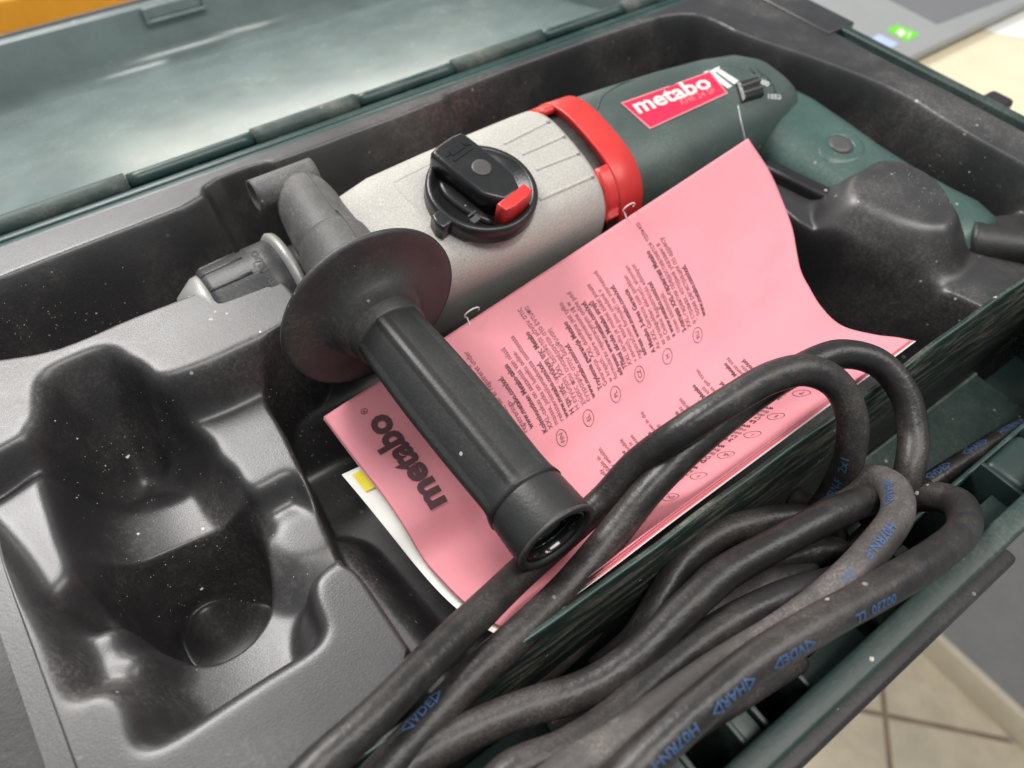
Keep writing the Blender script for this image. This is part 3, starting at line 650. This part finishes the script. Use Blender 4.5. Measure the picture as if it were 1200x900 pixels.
obj('bore', *lathe([(t+HL, r*.90) for t, r in [(16.35, 1.70), (16.42, 1.58), (16.3, 1.50), (15.9, 1.47), (15.2, 1.45), (15.15, .05)]], A0, AD, 60, False), 'bore', side)
obj('bore_ring', *lathe([(t+HL, r*.90) for t, r in [(15.9, 1.5), (15.98, 1.42), (15.9, 1.34), (15.8, 1.42)]], A0, AD, 60, False), 'bore', side)
# clamp arm behind the flange
CL = catmull([A0-AD*.8, (12.05, 30.6, 1.0), (12.3, 33.2, 1.0), (12.6, 36.0, 1.2), (12.75, 37.6, 1.2)], .3); n_ = len(CL)
obj('clamp_arm', *tube(CL, np.interp(np.linspace(0, 1, n_), [0, .25, .55, .8, .93, 1], [2.1, 2.0, 1.9, 1.75, 1.5, .8]), 32), 'rubber', side)
obj('clamp_band', *lathe([(11.6, 3.0), (11.7, 3.65), (12.1, 3.8), (13.2, 3.8), (13.5, 3.6), (13.6, 3.0)], (0, 32.2, -2.6), (1, 0, 0), 56), 'rubber', side)
obj('arm_sleeve', *tube(CL[int(n_*.05):int(n_*.5)], np.interp(np.linspace(0, 1, int(n_*.5)-int(n_*.05)), [0, .97, 1], [2.2, 2.08, 1.95]), 32), 'rubber', side)
T_, N_, B_f = frames(CL); sd = np.array([.35, -.25, 1.]); sd /= np.linalg.norm(sd)
rr_ = np.interp(np.linspace(0, 1, n_), [0, .25, .55, .8, .93, 1], [2.1, 2.0, 1.9, 1.75, 1.5, .8])
obj('arm_seam', *tube(np.array([CL[i]+(sd-T_[i]*(sd @ T_[i]))/np.linalg.norm(sd-T_[i]*(sd @ T_[i]))*(rr_[i]+(.16 if i < n_*.5 else 0)) for i in range(2, int(n_*.92))]), .045, 8), 'knobdot', side)
CT = np.array([(x, 37.1, 1.95) for x in np.linspace(10.1, 13.9, 14)])
def pipe(C, ro, ri, seg=28):
    T, N, B = frames(C); a = np.linspace(0, 2*PI, seg, endpoint=False)
    def rg(c, r, i): return [c+r*(N[i]*math.cos(t)+B[i]*math.sin(t)) for t in a]
    R_ = [rg(C[0]+T[0]*1.2, ri, 0), rg(C[0], ri, 0), rg(C[0], ro-.04, 0)]+[rg(C[i], ro, i) for i in range(len(C))]+[rg(C[-1], ri, -1)]
    return rings(R_)
obj('depth_rod_tube', *pipe(CT, .92, .62), 'rubber', side)
tch = bvh([o for o in drill.children if o.name.startswith('chuck_sleeve')][0])
lettering('brand_lettering', tch, [(328, 334), (300, 291), (288, 297), (316, 341)], 'metabo', 'lip', [o for o in drill.children if o.name.startswith('chuck_sleeve')][0], .03, bold=.04)

# ------------------------------------------------------------------ papers
LE = catmull([(7.3, 25.5, -3.95), (7.4, 22.9, -4.2), (7.4, 19.6, -3.8), (7.4, 17.5, -4.0), (7.42, 15.6, -4.9), (7.45, 13.6, -4.3), (7.6, 11.2, -2.9), (7.8, 9.35, -1.2), (7.9, 8.85, -.35)], .2)
RE = catmull([(38.3, 25.5, 1.55), (37.9, 22.7, .5), (36.4, 19.4, -.5), (34.3, 16.6, -1.1), (33.1, 14.2, -1.2), (33.0, 12.6, -1.3), (33.6, 11.0, -1.0), (33.9, 9.9, -.5), (33.9, 9.1, -.05)], .2)
def resamp(C, n):
    s = np.r_[0, np.cumsum(np.linalg.norm(np.diff(C, axis=0), axis=1))]; return np.stack([np.interp(np.linspace(0, s[-1], n), s, C[:, k]) for k in range(3)], 1)
NU, NV = 150, 90
LEr, REr = resamp(LE, NV), resamp(RE, NV)
U, Vv = np.meshgrid(np.linspace(0, 1, NU), np.linspace(0, 1, NV))
PG = LEr[:, None, :]*(1-U[..., None])+REr[:, None, :]*U[..., None]
PG[..., 2] += -1.0*np.sin(PI*Vv)**1.0*np.sin(PI*U)**.7*(.9)
PG[..., 2] += .10*np.sin(U*17+Vv*3)*np.sin(PI*Vv)+.06*np.sin(U*31+Vv*9+1)*np.sin(PI*Vv)+.05*np.sin(Vv*22+U*6)*np.sin(PI*Vv)
PG[..., 2] -= 1.35*np.exp(-((PG[..., 0]-12.0)/2.4)**2-((PG[..., 1]-12.6)/2.6)**2)
PG[..., 2] -= .5*np.exp(-((PG[..., 0]-12.0)/2.4)**2-((PG[..., 1]-18)/5)**2)
for (ua, va, ub, vb, am, wd__) in ((.0, .62, 1., .50, .10, .35), (.38, 0, .46, 1, .07, .3), (.74, .1, .60, .95, -.06, .3), (.08, .8, .35, .35, .07, .25), (.85, .3, 1., .62, .08, .3)):
    ax, ay, bx, by = ua*30, va*19, ub*30, vb*19; ex_, ey_ = bx-ax, by-ay; tt = np.clip(((U*30-ax)*ex_+(Vv*19-ay)*ey_)/(ex_**2+ey_**2), 0, 1)
    dd = np.hypot(U*30-ax-ex_*tt, Vv*19-ay-ey_*tt); PG[..., 2] += am*np.maximum(0, 1-dd/(wd__*4))*np.sin(PI*Vv)**.5
PG[..., 1] += .20*sst((Vv-.88)/.12)
def psurf(u, v):
    x = np.clip(u, 0, 1)*(NU-1); y = np.clip(v, 0, 1)*(NV-1); i = min(int(x), NU-2); j = min(int(y), NV-2); a, b_ = x-i, y-j
    return PG[j, i]*(1-a)*(1-b_)+PG[j, i+1]*a*(1-b_)+PG[j+1, i]*(1-a)*b_+PG[j+1, i+1]*a*b_
Nn = np.cross(np.gradient(PG, axis=1), np.gradient(PG, axis=0)); Nn /= np.linalg.norm(Nn, axis=2)[..., None]; Nn = np.where(Nn[..., 2:3] < 0, -Nn, Nn)
def pnorm(u, v): return Nn[int(np.clip(v, 0, 1)*(NV-1)), int(np.clip(u, 0, 1)*(NU-1))]
def sheet(G, th=.03):
    nv, nu = G.shape[:2]; n = nv*nu; V = np.concatenate([G.reshape(-1, 3), (G-[0, 0, th]).reshape(-1, 3)]); I = np.arange(n).reshape(nv, nu)
    q = np.stack([I[:-1, :-1], I[:-1, 1:], I[1:, 1:], I[1:, :-1]], -1).reshape(-1, 4); Fc = q.tolist()+(q[:, ::-1]+n).tolist()
    b_ = list(I[0, :])+list(I[1:, -1])+list(I[-1, ::-1][1:])+list(I[::-1, 0][1:-1])
    for i in range(len(b_)): a, c = int(b_[i]), int(b_[(i+1) % len(b_)]); Fc.append([a, a+n, c+n, c])
    return V, Fc
leaf = thing('folded_leaflet', (22, 17, -8), 'crumpled pink printed leaflet tucked between the rotary hammer and the green partition', 'leaflet')
top = obj('page', *sheet(PG), 'pink', leaf)
for k in range(1, 5):
    G = PG.copy(); e = sst((Vv-.88)/.12); G[..., 2] += -.09*k+e*(.09*k+.02*k); G[..., 0] += .10*k*U; G[..., 1] -= .095*k*e
    if k == 4: G[..., 1] += .14*(1-sst(Vv/.2))
    G[..., 0] += np.where(U > .97, random.uniform(-.2, .25), 0)*sst((Vv-.6)/.4)
    obj('page', *sheet(G[::2, ::2], .03), ('pinkedge', 'pink', 'pinkedge', 'paper')[k-1], leaf)
# text on the leaflet
SV = np.concatenate([np.zeros((1, NU)), np.cumsum(np.linalg.norm(np.diff(PG, axis=0), axis=2), axis=0)]); VR = np.linspace(0, 1, NV)
def vmove(u, v, ds):           # move ds units along a column of the sheet
    i = int(np.clip(u, 0, 1)*(NU-1)); c = SV[:, i]; return float(np.interp(np.interp(v, VR, c)+ds, c, VR))
LU = float(np.linalg.norm(PG[45, -1]-PG[45, 0])); LV = float(np.linalg.norm(np.diff(PG[:, 75], axis=0), axis=1).sum())
R3 = ROT.T
def projp(P): v = (P-CAM) @ ROT; return np.stack([v[..., 0]/v[..., 2]*F+600, v[..., 1]/v[..., 2]*F+450], -1)
PX = projp(PG)
def uvpx(px, py):
    k = np.argmin(((PX-[px, py])**2).sum(-1)); j, i = divmod(int(k), NU); return i/(NU-1), j/(NV-1)
def ptext(txt, u, v, size, du=0., dv=-1., bold=0., m='ink', name='lettering', off=.035, gap=0.):
    V, Fc = txt if isinstance(txt, tuple) else text2d(txt, size, bold, fine=.5)
    out = []
    for x, y in V:      # reading direction runs toward the tool (-v), letter tops toward -u
        uu = u+(-y)/LU+du*x/LU; vv = vmove(uu, v, -x-gap); out.append(psurf(uu, vv)+pnorm(uu, vv)*off)
    return out, Fc
def block(px, py, code, lines, size=.40, lead=.365, gap=.75, m='ink', maxl=99, skip=0.):
    u, v = uvpx(px, py); parts = []; bold_parts = []
    ox = .9
    for k, (s, b_) in enumerate(lines):
        uu = u+(k*lead-.62)/LU
        (bold_parts if b_ else parts).append(ptext(s, uu, v, size, bold=.022 if b_ else 0., gap=gap))
    if parts: obj('printed_text', *join(*parts), 'ink2' if m == 'ink' else m, top, False)
    if bold_parts: obj('printed_text', *join(*bold_parts), m, top, False)
    if code:
        c = text2d(code, .36, 0.0, 'CENTER'); c = ([(x, y-.13) for x, y in c[0]], c[1])
        a = np.linspace(0, 2*PI, 25)[:-1]; rv = [(.46*math.cos(t), .34*math.sin(t)) for t in a]+[(.43*math.cos(t), .31*math.sin(t)) for t in a]
        rf = [[i, (i+1) % 24, 24+(i+1) % 24, 24+i] for i in range(24)]
        obj('printed_text', *join(ptext(c, u, v, 1), ptext((rv, rf), u, v, 1)), m, top, False)
url = ('www.metabo.com/xxl.', 1)
block(657, 512, 'FIN', [('Kolmivuotinen Metabo-takuu', 1), ('XXL-takuu on saatavissa vain niissä', 0), ('maissa, jotka on lueteltu online-', 0), ('rekisteröintilomakkeessa osoitteessa', 0), url])
block(690, 488, 'EL', [('Η τριετής εγγύηση της Metabo', 1), ('Η εγγύηση XXL διατίθεται μόνον στις', 0), ('χώρες που αναφέρονται στο έντυπο', 0), ('εγγραφής στην διεύθυνση', 0), url])
block(720, 463, 'PL', [('Trzyletnia gwarancja Metabo', 1), ('Gwarancja XXL dostępna jest tylko', 0), ('w krajach, które wymienione są w', 0), ('formularzu rejestracyjnym online pod', 0), ('adresem www.metabo.com/xxl.', 1)])
block(750, 440, 'CZ', [('Tříletá záruka Metabo strojů', 1), ('XXL záruku je možné získat pouze', 0), ('v zemích, které jsou uvedené v', 0), ('registračním formuláři na internetové', 0), ('adrese www.metabo.com/xxl.', 1)])
block(783, 418, 'H', [('A Metabo 3-éves Garancia', 1), ('Az XXL Garancia csak azokban', 0), ('az országokban elérhető, ahonnan', 0), ('az Online Regisztrációs adatlapot', 0), ('a www.metabo.com/xxl', 1), ('címen kitöltötték.', 0)])
block(818, 391, 'RU', [('3-летняя XXL-гарантия Metabo', 1), ('XXL-гарантия предоставляется только', 0), ('в странах, которые указаны в', 0), ('форме регистрации по адресу', 0), url])
block(622, 540, None, [('3-års Metabo-garanti', 1), ('XXL-garantien er kun tilgængelig', 0), ('i disse lande, der er registreret under', 0), ('registrerings-', 0), url], gap=1.4)
block(748, 612, 'D', [('Die 3-Jahres-Garantie', 1), ('Die XXL-Garantie ist nur in', 0), ('den Ländern erhältlich, die im', 0), ('Online-Formular', 0), url], gap=.62, size=.38, lead=.35)
block(785, 584, 'EN', [('The 3-year warranty', 1), ('The XXL warranty is only', 0), ('countries listed and available in', 0), ('registration form on our website.', 0), ('For more', 0)], gap=.62, size=.38, lead=.35)
block(820, 557, 'F', [('Garantie de 3 ans Metabo', 1), ('La garantie XXL est disponible', 0), ('les pays mentionnés dans le', 0), ("formulaire en ligne à l'adresse", 0), url], gap=.62, size=.38, lead=.35)
block(850, 533, 'NL', [('De Metabo 3-jaar-garantie', 1), ('De XXL-garantie geldt alleen in die', 0), ('landen, die vermeld zijn op', 0), ('formulier online', 0), url], gap=.62, size=.38, lead=.35)
block(881, 511, 'I', [('3 anni di garanzia Metabo', 1), ('La garanzia XXL vale solo', 0), ("nei paesi elencati all'indirizzo", 0), ('registrazione', 0), url], gap=.62, size=.38, lead=.35)
block(910, 488, 'E', [('La garantía de 3 años Metabo', 1), ('La garantía XXL sólo está', 0), ('disponible en los países que están', 0), ('formulario de', 0), url], gap=.62, size=.38, lead=.35)
block(941, 461, 'P', [('3 anos de garantia Metabo', 1), ('A garantia XXL apenas está', 0), ('disponível nos países', 0), url], gap=.62, size=.38, lead=.35)
# large name at the left
u0, v0 = uvpx(521, 588); u1, v1 = uvpx(450, 482)
V, Fc = text2d('metabo', 1, .04, res=3, fine=.25); A = np.array(V); wdt = A[:, 0].max()-A[:, 0].min(); k = abs(v0-v1)*LV/wdt; lean = (u1-u0)/((v1-v0)) if v1 != v0 else 0
P_ = []
for x, y in V:
    s_ = (x-A[:, 0].min())*k/LV; uu = u0+(u1-u0)*(s_/max(1e-6, abs(v0-v1)))-y*1.9/LU; vv = v0-s_; P_.append(psurf(uu, vv)+pnorm(uu, vv)*.06)
obj('brand_lettering', P_, Fc, 'ink', top, False)
u, v = uvpx(432, 484); obj('printed_text', *ptext(text2d('®', .5), u, v, 1), 'ink', top, False)
# grey printed corner near the fold
q = [(557, 634), (596, 655), (612, 662), (574, 622)]
pv = [psurf(*uvpx(*p))+np.array([0, 0, .05]) for p in ((558, 633), (605, 655), (572, 625))]
# white booklet underneath, showing along the left edge
wb = thing('paper_booklet', (9, 17, -9), 'white and yellow printed booklet peeping out under the left edge of the pink leaflet', 'booklet')
bl = [(6.5, 22.3, -4.85), (6.6, 20.2, -4.6), (6.75, 18.0, -4.7), (7.05, 15.8, -5.5), (7.15, 13.6, -4.9), (7.3, 11.5, -3.7), (7.5, 9.6, -1.9)]
WL = resamp(catmull(bl, .2), 40)
for k in range(3):
    G = np.stack([WL+np.array([d_, 0, 0]) for d_ in np.linspace(.12*k, 1.7, 20)], 1); G[..., 2] -= .12*k+np.linspace(0, .25, 20)[None, :]
    pg = obj('page', *sheet(G, .04), 'paper', wb)
    if k == 0:
        bp = [WL[j]+np.array([.12+d_, 0, .06-.13*d_]) for j in (1, 5, 9) for d_ in (.1, .8)]
        obj('yellow_mark', [bp[0]+[.2, 0, 0], bp[1], bp[3], bp[2]+[.15, 0, 0]], [[0, 1, 2, 3]], 'yellow', pg, False)
# white wire loops
def loop(px, py, y, r, lab):
    c = aty(px, py, y); a = np.linspace(-.5, PI+.9, 22)
    C = np.array([c+np.array([1.0*r*math.cos(t), 0, 0])+np.array([0, -.25, .9])*r*.8*math.sin(t) for t in a])
    C = np.r_[C, [C[-1]+np.array([-.05, -.6, -.5])*r*1.2]]
    tag(obj('wire_loop', *tube(catmull(C, .06), .035, 8), 'wire'), lab, 'wire loop')
loop(737, 243, 25.7, .45, 'small white wire loop over the paper edge in front of the red collar')
loop(553, 366, 25.6, .5, 'small white wire loop over the paper edge beside the round handle flange')

# ------------------------------------------------------------------ power cord
RC = .71
def path(P): return catmull([at(x, y, z) for x, y, z in P], .22)
ST = dict(
 a=[(320, 960, 2.0), (370, 903, 2.0), (430, 848, 1.8), (500, 778, 1.0), (560, 720, 0), (610, 672, -1.3), (655, 632, -1.9), (705, 588, -1.2), (745, 545, .4), (800, 505, 2.4), (858, 468, 3.3), (905, 442, 3.6), (945, 434, 3.5), (980, 450, 2.8), (998, 487, 1.6), (996, 532, 0), (978, 575, -2.4), (950, 612, -4.2), (905, 655, -6), (850, 700, -7)],
 b=[(400, 960, .2), (440, 915, .2), (500, 850, 0), (555, 792, -.2), (610, 742, -.6), (665, 688, -1.0), (715, 630, -.8), (760, 575, .3), (815, 520, 1.3), (870, 475, 1.7), (930, 436, 1.8), (985, 415, 1.8), (1030, 426, 1.4), (1060, 462, .6), (1070, 510, -.4), (1066, 550, -1.0), (1050, 595, -2.4), (1010, 640, -4), (950, 690, -5.5)],
 c=[(440, 945, -.3), (480, 898, -.2), (540, 862, -.2), (610, 832, -.2), (690, 806, -.1), (745, 770, .1), (800, 716, .2), (850, 672, .2), (905, 640, .3), (965, 608, .2), (1010, 588, -.4), (1040, 578, -1.8), (1080, 575, -3.5)],
 d=[(560, 945, .5), (600, 905, .6), (660, 880, .5), (720, 840, .2), (780, 785, -.2), (850, 733, -.4), (920, 700, -.4), (985, 680, -.8), (1020, 650, -2.2), (1040, 620, -3.6)],
 e=[(600, 960, 1.9), (655, 915, 2.0), (720, 872, 1.9), (780, 828, 1.7), (850, 780, 1.4), (920, 736, 1.2), (980, 690, 1.2), (1025, 642, 1.2), (1052, 600, .8), (1046, 572, .2), (1020, 563, -.8), (988, 588, -2.2), (930, 622, -3.8), (850, 640, -5), (800, 690, -6.5)],
 f=[(700, 950, 2.4), (752, 893, 2.7), (810, 838, 2.9), (880, 780, 2.9), (950, 736, 2.8), (1030, 692, 2.3), (1095, 652, 1.6), (1130, 618, .6), (1122, 590, -.4), (1090, 582, -1.4), (1050, 590, -2.8), (1010, 615, -4)],
 g=[(1290, 455, -7.2), (1230, 487, -7.0), (1180, 510, -6.9), (1130, 540, -6.8), (1080, 572, -6.8), (1030, 600, -7.0), (980, 640, -7.2)],
 h=[(700, 790, -4.5), (745, 750, -4), (775, 700, -3.5), (800, 660, -3.2), (840, 628, -3), (890, 612, -3), (940, 608, -3.4), (970, 620, -4.2), (985, 650, -5)],
 i=[(900, 660, -3.4), (940, 650, -3.2), (968, 645, -3.2), (985, 652, -3.8), (975, 672, -4.5), (940, 690, -5)],
 j=[(640, 950, .2), (700, 905, .4), (760, 880, .4), (820, 838, .2), (880, 800, -.2), (930, 770, -1)],
 l=[(760, 745, -5.5), (800, 705, -5.2), (850, 672, -5.0), (905, 655, -4.8), (948, 632, -4.9), (962, 606, -5.4), (930, 585, -6)],
 m=[(640, 850, -3.2), (705, 812, -3.0), (770, 778, -2.6), (830, 730, -2.8), (890, 690, -3.2), (950, 668, -3.6)],
 k=[(620, 800, -7), (680, 745, -6.5), (730, 690, -6), (790, 640, -6), (860, 600, -6), (930, 560, -7)],
)
PT = {k: path(v) for k, v in ST.items()}
cord = thing('power_cord', (22, 4, -11), 'black rubber power cord with blue printing, coiled in the front compartment', 'cable')
segs = {}
for k, C in PT.items():
    r = .60 if k == 'g' else RC
    segs[k] = obj('cord_loop', *tube(C, r, 20, wob=.02), 'cable_dusty' if k in ('e',) else 'cable', cord)
obj('cord_loop', *tube(catmull([(49.6, 9.9, -2.0), (50.6, 8.8, -.5), (51.5, 7.6, .95), (52.6, 6.2, 0), (52.8, 5, -3), (51.5, 4.2, -6), (47.5, 4.3, -7.2)], .22), .62, 20), 'cable', cord)
segs['e']['label'] = 'greyer dusty loop of the cord'
def cordtext(k, px, py, s, size=.62, rev=False, roll=0., m='blue', wear=1.):
    C = PT[k]; T, N, B = frames(C); P = projp(C); d = ((P-[px, py])**2).sum(1); i0 = int(np.argmin(d))
    s_ = np.r_[0, np.cumsum(np.linalg.norm(np.diff(C, axis=0), axis=1))]; sg = -1 if rev else 1
    V, Fc = text2d(s, size, .02, res=2, fine=.22); rc = (.60 if k == 'g' else RC)*1.015+.012; out = []
    tc_ = CAM-C[i0]; a0 = math.atan2(tc_ @ B[i0], tc_ @ N[i0])+roll
    for x, y in V:
        ss = s_[i0]+sg*x; f = np.interp(ss, s_, np.arange(len(C))); i = int(min(f, len(C)-2)); w = f-i
        c = C[i]*(1-w)+C[i+1]*w; n = N[i]*(1-w)+N[i+1]*w; b_ = B[i]*(1-w)+B[i+1]*w
        an = a0-sg*(y-size*.33)/rc
        out.append(c+rc*(math.cos(an)*n+math.sin(an)*b_))
    obj('cord_lettering', out, Fc, m, segs[k], False)
cordtext('a', 972, 590, 'H07RN-F   2x1', .54, rev=True)
cordtext('a', 940, 625, '◁VDE▷', .54, rev=True)
cordtext('e', 990, 677, '2x1', .54, rev=True)
cordtext('e', 1036, 622, 'H07RN-F', .54, rev=True)
cordtext('e', 1050, 575, '◁HAR▷', .54, rev=True, roll=-.1)
cordtext('f', 812, 858, 'H07RN-F', .54, rev=True, roll=.55)
cordtext('f', 878, 800, '◁HAR▷', .54, rev=True, roll=.55)
cordtext('f', 945, 756, '◁VDE▷', .54, rev=True, roll=.65)
cordtext('f', 1035, 705, '00230  LL', .54, rev=True, roll=.75)
cordtext('g', 1080, 568, '◁VDE▷', .54, rev=True, roll=.55)
cordtext('g', 1125, 540, '◁HAR▷', .54, rev=True, roll=.55)
cordtext('g', 1168, 515, 'H07RN-F', .54, rev=True, roll=.55)
cordtext('b', 470, 862, '◁VDE▷', .55, roll=-.7)
print('objects', len(bpy.data.objects), 'tris ~', sum(len(o.data.polygons)*2 for o in bpy.data.objects if o.type == 'MESH'))
